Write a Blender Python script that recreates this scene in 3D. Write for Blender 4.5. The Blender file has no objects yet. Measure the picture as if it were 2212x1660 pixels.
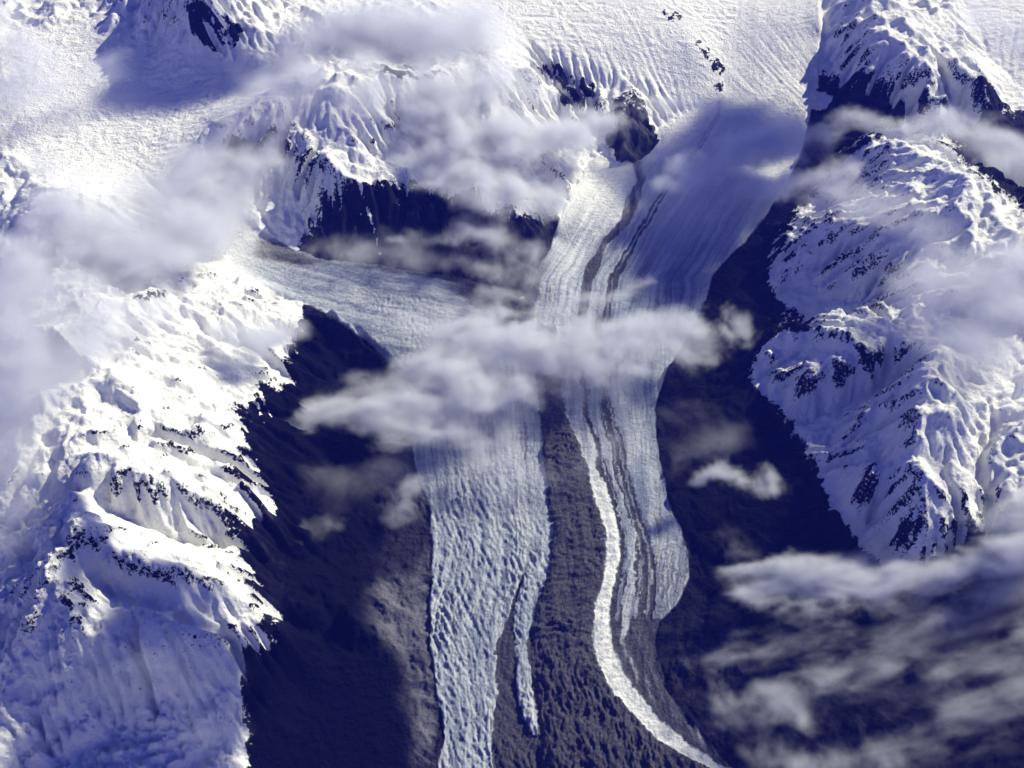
import bpy, math, time
import numpy as np
from math import radians
T0 = time.time()
S = bpy.context.scene
COL = S.collection

# ------------------------------------------------------------------ camera, world, sun
CAM_Z = 100.0                      # 1 unit = 100 m
PITCH = radians(47.0)              # below the horizon
HFOV = radians(50.0)
cam_d = bpy.data.cameras.new('camera'); cam = bpy.data.objects.new('camera', cam_d); COL.objects.link(cam)
cam.location = (0, 0, CAM_Z); cam.rotation_euler = (radians(90) - PITCH, 0, 0)
cam_d.sensor_fit = 'HORIZONTAL'; cam_d.angle = HFOV; cam_d.clip_start = 0.5; cam_d.clip_end = 3000
S.camera = cam

SUN_AZ, SUN_EL = 37.0, 35.0        # azimuth from +x toward +y
w = bpy.data.worlds.new('World'); S.world = w; w.use_nodes = True
nt = w.node_tree; bg = nt.nodes['Background']
sky = nt.nodes.new('ShaderNodeTexSky'); sky.sky_type = 'NISHITA'; sky.sun_disc = False
sky.sun_elevation = radians(SUN_EL); sky.sun_rotation = radians(90 - SUN_AZ); sky.altitude = 2000
sky.ozone_density = 6.0; sky.dust_density = 0.3; sky.air_density = 1.0
tint = nt.nodes.new('ShaderNodeMix'); tint.data_type = 'RGBA'; tint.blend_type = 'MULTIPLY'
tint.inputs[0].default_value = 1.0; tint.inputs[7].default_value = (0.88, 0.68, 1.30, 1)
nt.links.new(sky.outputs[0], tint.inputs[6]); nt.links.new(tint.outputs[2], bg.inputs[0])
bg.inputs[1].default_value = 0.05
sd = bpy.data.lights.new('sun', 'SUN'); sun = bpy.data.objects.new('sun', sd); COL.objects.link(sun)
sd.energy = 5.0; sd.angle = radians(0.5); sd.color = (1.0, 0.96, 0.67)
sun.rotation_euler = (0, radians(90 - SUN_EL), radians(SUN_AZ)); sun.location = (80, 80, 120)
S.view_settings.view_transform = 'Standard'; S.view_settings.look = 'None'
S.view_settings.exposure = 0.54; S.view_settings.gamma = 1.0
S.render.engine = 'CYCLES'
cy = S.cycles
cy.use_denoising = True; cy.max_bounces = 6; cy.diffuse_bounces = 2; cy.volume_bounces = 4
cy.transparent_max_bounces = 96; cy.volume_step_rate = 2.0; cy.volume_max_steps = 256
cy.use_adaptive_sampling = True; cy.adaptive_threshold = 0.03

# ------------------------------------------------------------------ survey: the photograph's frame is 2212 x 1660 survey units
FPX = 1106.0 / math.tan(HFOV / 2)
CP, SP = math.cos(PITCH), math.sin(PITCH)
def ground(px, py, z):
    """world x, y of the spot of height z seen at survey (px, py)"""
    px = np.asarray(px, float); py = np.asarray(py, float); z = np.asarray(z, float)
    u = (px - 1106) / FPX; v = (830 - py) / FPX
    dy = CP + v * SP; dz = -SP + v * CP
    t = (z - CAM_Z) / dz
    return u * t, dy * t
def survey(x, y, z):
    zz = z - CAM_Z
    depth = y * CP - zz * SP
    up = y * SP + zz * CP
    return 1106 + x / depth * FPX, 830 - up / depth * FPX

# ------------------------------------------------------------------ noise
def _h(ix, iy, seed):
    h = (ix.astype(np.int64) * 374761393 + iy.astype(np.int64) * 668265263 + seed * 1442695041) & 0xffffffff
    h = ((h ^ (h >> 13)) * 1274126177) & 0xffffffff
    return (h ^ (h >> 16)) & 0xffff
_ang = np.linspace(0, 2 * np.pi, 256, endpoint=False)
_GX, _GY = np.cos(_ang), np.sin(_ang)
def perlin(x, y, seed=0):
    xi = np.floor(x); yi = np.floor(y); fx = x - xi; fy = y - yi
    u = fx * fx * fx * (fx * (fx * 6 - 15) + 10); v = fy * fy * fy * (fy * (fy * 6 - 15) + 10)
    def g(ox, oy):
        k = _h(xi + ox, yi + oy, seed) & 255
        return _GX[k] * (fx - ox) + _GY[k] * (fy - oy)
    a = g(0, 0); a += (g(1, 0) - a) * u
    b = g(0, 1); b += (g(1, 1) - b) * u
    return (a + (b - a) * v) * 1.5
def fbm(x, y, f, o, seed=0, gain=0.5, ridged=False):
    s = 0; a = 1.0; n = 0
    for k in range(o):
        q = perlin(x * f + 17.3 * k, y * f - 9.1 * k, seed + k)
        s = s + a * ((1 - 2.2 * np.abs(q)) if ridged else q); n += a; a *= gain; f *= 2.03
    return s / n
def sstep(a, b, x):
    t = np.clip((x - a) / (b - a), 0, 1); return t * t * (3 - 2 * t)

# ------------------------------------------------------------------ heights surveyed along ridges, valleys and glaciers
LINES = [
 # main glacier trunk
 [(700,1720,1.8),(900,1700,2),(1250,1700,2.2),(1600,1700,2.0),(1900,1720,2.5)],
 [(880,1550,2.2),(1150,1550,2.5),(1450,1550,2.3)], [(880,1400,2.5),(1100,1400,2.9),(1250,1400,2.9),(1410,1400,2.6)],
 [(930,1250,2.9),(1100,1250,3.3),(1300,1250,3.3),(1480,1250,3.0)], [(925,1100,3.3),(1200,1100,3.8),(1450,1100,3.3)],
 [(910,960,3.8),(1200,960,4.3),(1400,960,3.9)], [(970,830,4.5),(1150,830,4.9),(1420,830,4.4)],
 [(1090,740,5.0),(1250,740,5.3),(1460,740,4.8)], [(1140,650,5.6),(1300,650,5.8),(1510,650,5.3)],
 [(1200,520,6.4),(1400,520,6.5),(1620,510,6.2)], [(1280,400,7.2),(1500,400,7.3),(1690,400,7.0)],
 [(1460,290,8.4),(1600,280,8.5),(1740,270,8.3)], [(1570,200,9.8),(1760,200,9.8)], [(1590,130,12),(1770,120,12)],
 [(1600,50,14.6),(1760,50,14.6)], [(1600,-60,16),(1780,-60,16)],
 # west tributary
 [(440,500,12.6),(520,530,11.8)], [(520,575,11),(600,550,10.9)], [(620,620,9.8),(700,585,9.9)], [(740,675,8.5),(860,600,8.8)],
 [(840,755,6.9),(900,690,7.3),(980,620,7.6)], [(900,810,5.6),(980,740,5.8),(1090,650,6.2)],
 # snowfields north-west
 [(330,400,14.5),(420,450,13.4)], [(100,330,16.5),(250,300,16.3),(400,260,17)], [(50,120,19),(180,130,18.6),(300,190,17.6),(420,200,17.8),(560,190,18.2)],
 [(0,-80,20.5),(200,-80,20.5)], [(50,20,20),(200,40,19.6)],
 # north-west rocky peak
 [(420,-120,29),(415,-20,27),(430,40,24.6),(455,75,22.5),(470,115,20.3)], [(520,40,22.2),(620,80,19.6)], [(300,20,22.5)], [(420,-20,27.5),(520,-20,24.5),(620,20,21)],
 [(330,110,19.4)],
 # north plateau
 [(760,0,20),(900,60,19.6),(1000,20,19.5),(1200,20,18.6),(1400,0,18)], [(700,-120,22),(1200,-120,20),(1700,-120,17.5),(2100,-120,17.5)], [(1150,100,17.2),(1300,80,16.6),(1480,60,16)],
 [(650,110,20)], [(1250,230,11.5),(1180,210,12.6)],
 # central snow massif and its cliff
 [(480,280,19.5),(560,255,21),(640,225,22),(700,205,22.4),(780,185,22.2),(840,165,22),(900,140,21),(960,130,20),(1050,150,18.5),(1160,165,16.5)],
 [(700,205,22.4),(705,290,19.8),(700,400,16.8)], [(820,200,21),(830,390,16.4)], [(600,330,17.6),(540,400,15.2),(560,470,13.2)], [(650,470,12.9),(600,515,11.7)],
 [(690,400,16.5),(760,392,16.3),(830,388,16.4),(900,390,16),(980,405,15.2),(1060,430,14),(1130,450,12.4),(1200,480,8.6)],
 [(660,545,10.8),(740,565,9.9),(820,578,9.3),(900,590,8.8),(980,600,8.1),(1060,615,7.0),(1120,640,6.1)],
 [(850,480,12.6),(950,480,12.4),(1060,500,11.2),(1130,540,8.6)], [(1000,290,16.4),(1100,330,14),(1180,400,10.2)],
 # rock nose between the glaciers
 [(1340,150,13.8),(1365,210,12.4),(1375,270,10.9),(1375,320,8.8),(1375,345,7.9)], [(1285,300,9.0),(1300,340,7.9)], [(1440,270,9.0),(1430,320,8.0)],
 [(1230,300,9.8),(1240,340,8.8)], [(1500,100,14.8),(1530,140,12.9),(1560,195,10.4)], [(1450,200,11),(1500,230,9.6)],
 # west range: foot
 [(505,578,11.2),(600,640,10.1),(690,672,9),(760,715,8),(820,765,6.6),(880,830,5),(890,900,4.2)],
 [(850,980,3.9),(860,1080,3.4),(820,1200,3.2),(800,1300,3.0),(840,1390,2.7),(865,1450,2.4),(880,1600,2.1)],
 [(700,730,7.2),(760,850,5.2),(730,1000,4.9),(720,1150,4.5),(700,1290,4.1),(720,1400,3.3)], [(640,1480,3.2),(640,1600,1.8),(640,1720,1.2)], [(760,1550,2.2)],
 [(560,1283,10.6),(620,1296,8.8),(680,1308,7.4),(750,1330,5.8),(812,1354,4.6),(855,1405,3.1)], [(600,1240,7),(700,1262,4.9),(790,1290,3.8)], [(600,1340,6.6),(700,1370,4.2),(790,1400,2.9)],
 [(600,1000,9),(740,985,6.6),(800,1035,5.2),(850,1066,4.3)],
 # west range: snow brink
 [(540,600,12.2),(600,650,11.4),(650,690,10.6),(625,770,11),(630,830,10.4),(530,870,13),(540,950,12.8),(590,1060,11.2),(600,1105,10.6),(540,1130,12.2),(530,1190,12.1),(550,1260,11.6),(620,1370,8.6),(540,1400,10),(520,1460,8),(515,1560,5),(510,1650,2.6),(500,1740,1.6)],
 # west range: crest and spurs
 [(120,430,19.5),(150,480,18.8),(170,560,19),(190,660,20.4),(175,780,19.6),(185,900,20.6),(160,1010,21),(135,1140,20.8),(130,1260,20),(150,1380,17.2)],
 [(300,560,16),(430,600,14)], [(190,660,20.4),(280,690,18.8),(380,750,16.8),(470,820,14.8),(530,870,13)],
 [(185,900,20.6),(270,930,19.2),(400,980,16.6),(520,1040,14),(590,1100,11)],
 [(160,1010,21.4),(240,1040,20.4),(330,1066,19),(430,1084,17),(540,1122,13.4)], [(175,1078,17.6),(240,1096,17.2),(330,1120,15.8),(430,1134,14),(520,1158,12)], [(300,1160,17.4),(430,1190,14.6)],
 [(150,1155,21.4),(220,1198,20.4),(300,1236,18.8),(390,1278,16.6),(460,1268,14.6),(560,1290,11)], [(160,1222,17.4),(220,1254,16.8),(300,1292,15.2),(390,1328,13.2),(470,1338,11.6)], [(330,1350,15.4),(430,1390,12.8)],
 [(140,1280,20.2),(210,1290,18.2),(220,1350,16.6)],
 [(60,560,17.2),(60,720,18.4),(70,850,18.6),(40,1000,18.4),(60,1100,18.8),(30,1250,18),(30,1400,15.4),(60,1550,10.4)],
 [(-150,500,15),(-150,900,14.5),(-150,1300,13),(-150,1700,10)], [(-400,700,16),(-400,1200,15),(-400,1700,12)], [(200,1500,11.4),(330,1500,9.8),(440,1500,8.4)], [(60,1680,7),(200,1650,6),(400,1680,3.6)], [(200,1420,15),(320,1415,14),(430,1405,12.4)],
 # east side: foot
 [(1440,830,4.5),(1430,960,4),(1465,1100,3.4),(1500,1230,3.1),(1440,1350,2.8),(1440,1480,2.5),(1600,1640,2.5)],
 [(1520,650,5.4),(1560,590,5.8),(1620,530,6.2),(1680,460,6.7),(1750,330,7.9),(1790,260,8.8)],
 [(1560,760,5.5),(1560,900,5),(1620,1000,5.2),(1600,1150,4.4),(1700,1260,4.4),(1600,1400,3.6)],
 # east: M2 shoulder
 [(1870,300,14.5),(1930,292,19),(2020,340,20.6),(2120,420,21),(2212,490,21),(2350,600,21),(2500,700,21)],
 [(1780,420,9.8),(1690,530,9.4),(1668,600,8.6),(1690,650,8),(1770,700,8.6)], [(1790,480,13.2),(1850,420,16),(1880,560,15.2),(2000,560,17.6),(2100,600,18)],
 [(1850,630,11.6),(1940,620,14.6)], [(1720,560,10.6),(1760,630,9.8)],
 # east: M3 spur
 [(1650,735,8.6),(1720,715,10.2),(1790,690,11.4),(1880,672,12.8),(1960,685,14.6),(2060,680,16),(2200,700,16.6)], [(1700,690,7.2),(1780,668,8.6),(1860,655,10.4)],
 [(1690,852,9),(1760,808,12),(1830,790,13.6),(1900,765,14.8),(1965,735,16)], [(1640,850,6.4),(1730,905,6.6),(1830,870,8.6),(1900,830,10.6),(1950,800,12.8)],
 # east: M4 ridge
 [(2030,720,17.4),(1990,800,17.2),(1965,900,16.2),(1985,1000,15.2),(1965,1080,13),(1950,1160,10.2),(1930,1230,7)],
 [(1760,950,7.6),(1800,1060,7.2),(1830,1130,6.4),(1900,1230,5.2)], [(1850,900,9.8),(1900,1000,10)], [(1985,1000,14),(1920,1010,12.4),(1860,1060,10.8),(1810,1110,8)],
 [(1900,1110,8.6)], [(2120,780,16),(2110,930,14.2),(2130,1050,12),(2140,1145,9.4)], [(2250,800,16.5),(2250,900,15.5),(2250,1060,12.6)], [(2060,1100,11.4),(2040,1000,13.6)],
 [(2040,1180,9.4),(2150,1170,9.6),(2230,1110,10.6),(2400,1050,13)],
 # south-east lowlands
 [(1560,1480,3),(1700,1430,4),(1850,1380,4.6),(2000,1320,5.2),(2150,1240,6.8)], [(1700,1600,3.2),(1900,1560,3.9),(2100,1500,4.9),(2250,1420,6.4)],
 [(1800,1720,3),(2100,1700,4),(2400,1650,6)], [(2400,1250,9),(2500,1450,9)],
 # east: M1
 [(1810,-10,16),(1850,0,16.8),(1900,20,17.2),(1990,60,17.6),(2060,120,17.2),(2110,180,15.6),(2135,240,12.8)], [(1820,60,15.6),(1880,110,15.8),(1980,140,16.2),(1950,200,14.2),(2040,190,15.2),(1850,170,13.6)],
 [(1772,95,12.4),(1768,180,9.8),(1800,215,9.6),(1880,245,9.4),(1960,262,9.4),(2060,262,9.4)], [(1850,270,9),(1960,290,9)],
 [(2060,320,9.4),(2150,380,9.6),(2212,430,9.8),(2350,500,10.2)], [(2170,230,9.4),(2212,300,9.2),(2350,350,9)],
 [(2120,120,12.4),(2200,200,10.2)], [(2080,40,14.8),(2200,60,14.6),(2400,100,14)], [(2050,-60,16),(2300,-60,16)],
]
P = []
for L in LINES:
    for a, b in zip(L[:-1], L[1:]):
        n = max(1, int(math.hypot(b[0]-a[0], b[1]-a[1]) / 38))
        for k in range(n):
            t = k / n; P.append([a[i] + (b[i]-a[i])*t for i in range(3)])
    P.append(list(L[-1]))
P = np.array(P)
cx, cyy = ground(P[:,0], P[:,1], P[:,2])
# linear radial basis through the surveyed spots
A = np.hypot(cx[:,None]-cx[None], cyy[:,None]-cyy[None])
n = len(P); M = np.zeros((n+3, n+3)); M[:n,:n] = A - np.eye(n)*0.15; M[:n,n] = 1; M[:n,n+1] = cx; M[:n,n+2] = cyy; M[n:,:n] = M[:n,n:].T
M[n+1,n+1] = M[n+2,n+2] = 1e3     # damp the plane so far ground stays level
sol = np.linalg.solve(M, np.r_[P[:,2], 0, 0, 0])
X0, X1, Y0, Y1, GS = -140., 150., 20., 275., 0.36
gx = np.arange(X0, X1+GS, GS); gy = np.arange(Y0, Y1+GS, GS)
H = np.empty((len(gy), len(gx)))
for i, yy in enumerate(gy):
    d = np.hypot(gx[:,None]-cx[None], yy-cyy[None])
    H[i] = d @ sol[:n] + sol[n] + sol[n+1]*gx + sol[n+2]*yy
H = np.clip(H, 0.8, 30)
def blur(a, k):
    for ax in (0, 1):
        for _ in range(2):
            p = np.pad(a, [(k, k) if i == ax else (0, 0) for i in (0, 1)], mode='edge')
            c = np.cumsum(p, axis=ax); z = np.zeros_like(np.take(c, [0], axis=ax))
            c = np.concatenate([z, c], axis=ax)
            m = 2*k+1
            a = (np.take(c, range(m, c.shape[ax]), axis=ax) - np.take(c, range(0, c.shape[ax]-m), axis=ax)) / m
    return a
H = blur(H, 1)
print('rbf', n, round(time.time()-T0, 1))

# ------------------------------------------------------------------ survey map of covers (polygons in survey units)
RX0, RY0, RS = -700, -500, 2
RW, RH = 1850, 1300
rx = RX0 + RS*np.arange(RW); ry = RY0 + RS*np.arange(RH)
def raster(poly):
    m = np.zeros((RH, RW), bool); n = len(poly)
    for j, yv in enumerate(ry):
        xs = []
        for i in range(n):
            (xa, ya), (xb, yb) = poly[i], poly[(i+1) % n]
            if (ya <= yv) != (yb <= yv): xs.append(xa + (yv-ya)/(yb-ya)*(xb-xa))
        xs.sort()
        for a, b in zip(xs[::2], xs[1::2]): m[j, (rx >= a) & (rx <= b)] = True
    return m
def soft(m, k): return blur(m.astype(float), k)
def sample(img, px, py):
    fx = np.clip((px-RX0)/RS, 0, RW-1.001); fy = np.clip((py-RY0)/RS, 0, RH-1.001)
    ix = fx.astype(int); iy = fy.astype(int); fx -= ix; fy -= iy
    return (img[iy,ix]*(1-fx)+img[iy,ix+1]*fx)*(1-fy) + (img[iy+1,ix]*(1-fx)+img[iy+1,ix+1]*fx)*fy

TRUNK = [(905,1800),(962,1600),(944,1500),(930,1400),(927,1300),(935,1260),(933,1200),(930,1100),(905,1040),(890,960),(880,900),(905,850),(960,800),(1040,760),(1090,710),
 (1130,650),(1150,600),(1190,540),(1205,480),(1235,420),(1260,370),(1290,335),(1340,350),(1370,352),(1400,335),(1425,310),(1450,270),(1500,235),(1560,215),(1570,195),(1560,100),(1590,40),(1600,-100),(1640,-490),
 (1800,-490),(1775,-60),(1772,90),(1768,180),(1755,215),(1745,270),(1730,330),(1700,400),(1655,465),(1600,532),(1540,590),(1528,640),(1500,700),(1440,800),(1415,880),
 (1420,960),(1437,1061),(1448,1100),(1473,1150),(1488,1200),(1486,1250),(1466,1300),(1422,1345),(1415,1400),(1430,1450),(1440,1490),(1470,1530),(1560,1640),(1720,1800)]
TRIB = [(380,430),(470,520),(505,578),(600,636),(690,668),(760,712),(820,765),(880,830),(905,850),(960,800),(1040,760),(1090,710),(1130,650),(1060,615),(980,600),(900,588),(800,573),(700,560),(630,535),(560,500),(470,420)]
SHORE = [(904,1640),(879,1580),(870,1500),(868,1430),(832,1370),(807,1330),(812,1250),(840,1200),(850,1120),(840,1040),(815,990),(880,930),(890,960),(905,1040),(930,1100),(933,1200),(935,1260),(927,1300),(930,1400),(944,1500),(962,1600),(905,1800)]
D_WEST = [(500,577),(560,600),(610,640),(652,668),(640,705),(612,760),(640,850),(600,845),(560,830),(530,858),(508,880),(520,910),(545,970),(575,1040),(602,1105),(545,1125),(528,1180),(562,1270),(625,1375),(600,1402),(520,1392),(528,1460),(518,1560),(535,1600),(510,1800),
 (905,1800),(904,1640),(879,1580),(870,1500),(868,1430),(832,1370),(807,1330),(812,1250),(840,1200),(850,1120),(840,1040),(815,990),(880,930),(880,830),(820,765),(760,712),(690,668),(600,636)]
D_CLIFF = [(700,398),(760,393),(820,390),(880,392),(970,400),(1060,425),(1140,450),(1205,480),(1190,540),(1150,600),(1130,650),(1060,615),(980,600),(900,588),(800,573),(700,560),(640,530),(660,480)]
D_EAST = [(1745,255),(1800,215),(1880,248),(1950,262),(2060,264),(2135,250),(2140,215),(2110,170),(2080,120),(2120,150),(2200,240),(2700,300),(2700,560),(2330,560),(2212,470),(2130,390),(2030,310),(1940,282),(1870,298),
 (1790,400),(1700,500),(1668,560),(1668,620),(1700,665),(1775,690),(1760,706),(1650,728),(1632,830),(1720,905),(1745,960),(1790,1060),(1830,1135),(1930,1238),(2000,1215),(2120,1150),(2155,1152),(2160,1090),(2230,1075),(2700,1000),(2700,1800),
 (1720,1800),(1560,1640),(1470,1530),(1440,1490),(1430,1450),(1415,1400),(1422,1345),(1466,1300),(1486,1250),(1488,1200),(1473,1150),(1448,1100),(1437,1061),(1420,960),(1415,880),(1440,800),(1500,700),(1528,640),(1540,590),(1600,532),(1655,465),(1700,400),(1730,330)]
M1_WEDGE = [(1772,95),(1790,120),(1800,170),(1850,190),(1900,200),(1960,262),(1880,250),(1800,217),(1766,190)]
NOSE = [(1330,195),(1365,180),(1395,225),(1420,250),(1425,305),(1400,335),(1370,350),(1330,340),(1305,315),(1290,285),(1320,250)]
OUTCROPS = [  # polygon, label
 ([(1165,150),(1210,138),(1235,165),(1280,170),(1292,195),(1285,222),(1240,225),(1215,215),(1222,190),(1190,172)], 'jagged grey rock outcrop breaking through the ice just left of the rounded rock nose'),
 ([(1498,82),(1530,98),(1550,130),(1572,160),(1576,212),(1556,212),(1545,180),(1528,150),(1505,118)], 'long narrow grey rock rib running down between two icefalls at the top'),
 ([(1426,18),(1480,28),(1476,55),(1450,58),(1430,40)], 'small grey rock patch in the snow near the top edge'),
 ([(405,5),(450,12),(490,38),(530,62),(520,92),(488,118),(455,122),(430,85),(405,50)], 'steep dark rock face with snow streaks on the shaded peak at top left'),
 ([(478,285),(540,300),(575,345),(560,372),(525,355),(490,330)], 'faint grey rock patch seen through thin cloud left of the bright snow massif'),
 ([(815,150),(900,140),(905,160),(850,165),(820,168)], 'thin dark line of rocks on the crest above the bright snow massif')]
M_MIX = [([(690,395),(850,388),(1000,400),(1000,440),(850,470),(690,470)], 0.3), ([(280,985),(400,985),(400,1010),(290,1015)], .35), ([(125,1200),(220,1215),(240,1330),(200,1345),(125,1300)], .3),
 ([(1770,100),(1800,80),(1870,150),(1960,210),(2130,200),(2130,255),(1960,262),(1800,215)], .36), ([(1900,1150),(2160,1040),(2160,1160),(1930,1240)], .33), ([(500,240),(830,240),(840,400),(480,400)], .22),
 ([(1640,690),(1960,670),(1960,760),(1640,850)], .3), ([(1740,930),(1900,930),(1960,1240),(1780,1150)], .24), ([(1660,480),(1780,460),(1820,700),(1670,680)], .26),
 ([(500,850),(640,830),(650,1400),(500,1440)], .26), ([(640,380),(1000,385),(1130,440),(1130,560),(900,560),(640,560)], -.30)]
r_trunk = raster(TRUNK); r_trib = raster(TRIB); r_shore = raster(SHORE)
r_west = raster(D_WEST); r_cliff = raster(D_CLIFF); r_east = raster(D_EAST) & ~r_trunk; r_nose = raster(NOSE)
rock_r = (r_west | r_cliff | r_east | r_shore | raster(M1_WEDGE) | r_nose)
bare = soft(rock_r, 8)
wide = soft(rock_r, 22)
_all = rock_r | r_trunk | r_trib
bare = np.maximum(bare, soft(_all, 8)*sstep(.15, .4, wide)); wide = np.maximum(wide, soft(_all, 22)*sstep(.35, .8, bare))
mix = np.zeros((RH, RW))
for pl, v in M_MIX: mix = np.maximum(mix, soft(raster(pl), 14)*v) if v > 0 else mix + soft(raster(pl), 12)*v
out_soft = [soft(raster(pl), 3) for pl, _ in OUTCROPS]
ice_r = soft(r_trunk | r_trib, 3)
print('raster', round(time.time()-T0, 1))

# ------------------------------------------------------------------ erosion: many drops running downhill over the ranges
GXX, GYY = np.meshgrid(gx, gy)
pxg, pyg = survey(GXX, GYY, H)
iceg = sample(ice_r, pxg, pyg)
# flat snow basins and low ground are less rugged
FLAT = [([(0,80),(240,60),(600,160),(560,240),(420,280),(400,450),(100,400),(0,300)], 1), ([(900,-480),(1780,-480),(1770,240),(1560,255),(1450,262),(1400,200),(1290,170),(1130,140),(960,90)], .95),
        ([(2100,-50),(2300,-50),(2300,250),(2180,240),(2060,60)], .9), ([(560,1420),(870,1420),(900,1800),(540,1800)], .9), ([(350,430),(520,480),(620,560),(560,600),(450,560)], .8)]
flat = np.zeros((RH, RW))
for pl, v in FLAT: flat = np.maximum(flat, soft(raster(pl), 14)*v)
lowl = sample(soft(raster([(-700,1380),(560,1380),(560,1900),(-700,1900)]), 20), pxg, pyg)
rug = np.clip(1 - sample(flat, pxg, pyg), 0, 1) * (1-sstep(.2, .8, iceg))
low = sstep(2.5, 9, H)
wx = fbm(GXX, GYY, .05, 3, 50)*6; wy = fbm(GXX, GYY, .05, 3, 60)*6
H += rug*(.35+.65*low)*(2.7*fbm(GXX+wx, GYY+wy, .055, 6, 3, .48, True) - 1.0)
H += rug*.25*fbm(GXX, GYY, .5, 3, 9)
erod = rug*(1-.45*lowl)
rng = np.random.default_rng(5)
ny, nx = H.shape
def erode(H, batches, npart, steps, kd, kc):
    for b in range(batches):
        pos = np.stack([rng.uniform(2, nx-3, npart), rng.uniform(2, ny-3, npart)], 1)
        d = np.zeros((npart, 2)); wtr = np.ones(npart); sed = np.zeros(npart); vel = np.ones(npart)
        for s in range(steps):
            ix = pos[:,0].astype(int); iy = pos[:,1].astype(int); fx = pos[:,0]-ix; fy = pos[:,1]-iy
            a = H[iy,ix]; bb = H[iy,ix+1]; c = H[iy+1,ix]; e = H[iy+1,ix+1]
            g = np.stack([(bb-a)*(1-fy)+(e-c)*fy, (c-a)*(1-fx)+(e-bb)*fx], 1)
            h0 = (a*(1-fx)+bb*fx)*(1-fy)+(c*(1-fx)+e*fx)*fy
            d = d*.35 - g*.65*4; L = np.hypot(d[:,0], d[:,1])+1e-6; d /= L[:,None]
            pos2 = pos+d; ok = (pos2[:,0] > 2)&(pos2[:,0] < nx-3)&(pos2[:,1] > 2)&(pos2[:,1] < ny-3)
            pos2 = np.where(ok[:,None], pos2, pos)
            jx = pos2[:,0].astype(int); jy = pos2[:,1].astype(int); qx = pos2[:,0]-jx; qy = pos2[:,1]-jy
            h1 = (H[jy,jx]*(1-qx)+H[jy,jx+1]*qx)*(1-qy)+(H[jy+1,jx]*(1-qx)+H[jy+1,jx+1]*qx)*qy
            dh = h1-h0
            cap = np.maximum(-dh, .01)*vel*wtr*kc
            dep = np.where(dh > 0, np.minimum(dh, sed), np.where(sed > cap, (sed-cap)*.25, -np.minimum((cap-sed)*kd, -dh*.8)))
            dep = np.where(ok, dep, 0)*erod[iy,ix]
            sed -= dep
            for ox, oy, wt in ((0,0,(1-fx)*(1-fy)),(1,0,fx*(1-fy)),(0,1,(1-fx)*fy),(1,1,fx*fy)):
                np.add.at(H, (iy+oy, ix+ox), np.clip(dep*wt, -.08, .08))
            vel = np.sqrt(np.maximum(vel**2 - dh*3, .05)).clip(0, 3); wtr *= .985; pos = pos2
    return H
H = erode(H, 9, 17000, 60, .07, 2.0)
print('erosion', round(time.time()-T0, 1))
sm = blur(H, 1); H = H*.9+sm*.1 + .7*rug*(H-blur(H, 3))

# ------------------------------------------------------------------ fine terrain grid (denser where nearer)
NXF, NYF = 1180, 1250
t = np.linspace(0, 1, NYF)
yv = 22 + 243*(.55*t + .45*t**2)
half = 42 + (yv-22)*.40
s = np.linspace(-1, 1, NXF); sx = .80*s + .20*s**3*1.0
XX = sx[None]*half[:,None]*1.32 ; YY = np.repeat(yv[:,None], NXF, 1)
def gsample(img, x, y):
    fx = np.clip((x-X0)/GS, 1, img.shape[1]-2.01); fy = np.clip((y-Y0)/GS, 1, img.shape[0]-2.01)
    ix = fx.astype(int); iy = fy.astype(int); fx = fx-ix; fy = fy-iy
    def cub(p0, p1, p2, p3, t): return p1 + .5*t*(p2-p0 + t*(2*p0-5*p1+4*p2-p3 + t*(3*(p1-p2)+p3-p0)))
    iy2 = np.clip(iy+2, 0, img.shape[0]-1); ix2 = np.clip(ix+2, 0, img.shape[1]-1)
    rows = [cub(img[r,ix-1], img[r,ix], img[r,ix+1], img[r,ix2], fx) for r in (iy-1, iy, iy+1, iy2)]
    return cub(*rows, fy)
Z = gsample(H, XX, YY)
px, py = survey(XX, YY, Z)
# ragged edges: shift the lookup by noise
jx = fbm(XX, YY, .22, 6, 71, .68)*26; jy = fbm(XX, YY, .22, 6, 81, .68)*26
pj, qj = px+jx, py+jy
pi, qi = px+jx*.26, py+jy*.26

def band(pts, y):  # pts: (py, x) rows
    a = np.array(sorted(pts)); return np.interp(y, a[:,0], a[:,1])
A_L = [(340,1345),(352,1362),(390,1374),(430,1354),(470,1338),(500,1318),(531,1296),(567,1271),(621,1253),(700,1247)]
A_R = [(340,1400),(352,1388),(390,1394),(430,1386),(470,1364),(500,1346),(531,1314),(567,1300),(621,1278),(700,1268)]
C_L = [(200,1556),(250,1545),(300,1516),(360,1472),(410,1434),(470,1392),(531,1358),(567,1336),(603,1314),(690,1300)]
C_R = [(200,1562),(250,1554),(300,1528),(360,1484),(410,1448),(470,1410),(531,1374),(567,1356),(603,1338),(690,1316)]
B_ML = [(700,1158),(830,1161),(1000,1174),(1061,1180),(1150,1192),(1205,1188),(1260,1178),(1310,1156),(1360,1150),(1420,1160),(1500,1167),(1570,1170),(1660,1174)]
B_WL = [(700,1205),(830,1212),(900,1221),(960,1250),(1010,1268),(1061,1282),(1100,1293),(1150,1304),(1200,1311),(1260,1304),(1300,1289),(1350,1282),(1400,1284),(1450,1297),(1500,1329),(1550,1372),(1600,1423),(1650,1513),(1700,1600)]
B_WR = [(700,1247),(830,1253),(900,1259),(960,1282),(1010,1289),(1061,1315),(1100,1322),(1150,1335),(1200,1342),(1260,1327),(1300,1318),(1350,1315),(1400,1322),(1450,1344),(1500,1380),(1550,1423),(1600,1480),(1650,1552),(1700,1650)]
B_SL = [(700,1262),(830,1270),(900,1275),(960,1297),(1010,1311),(1061,1333),(1100,1338),(1150,1351),(1200,1358),(1260,1354),(1300,1342),(1390,1345)]
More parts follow.
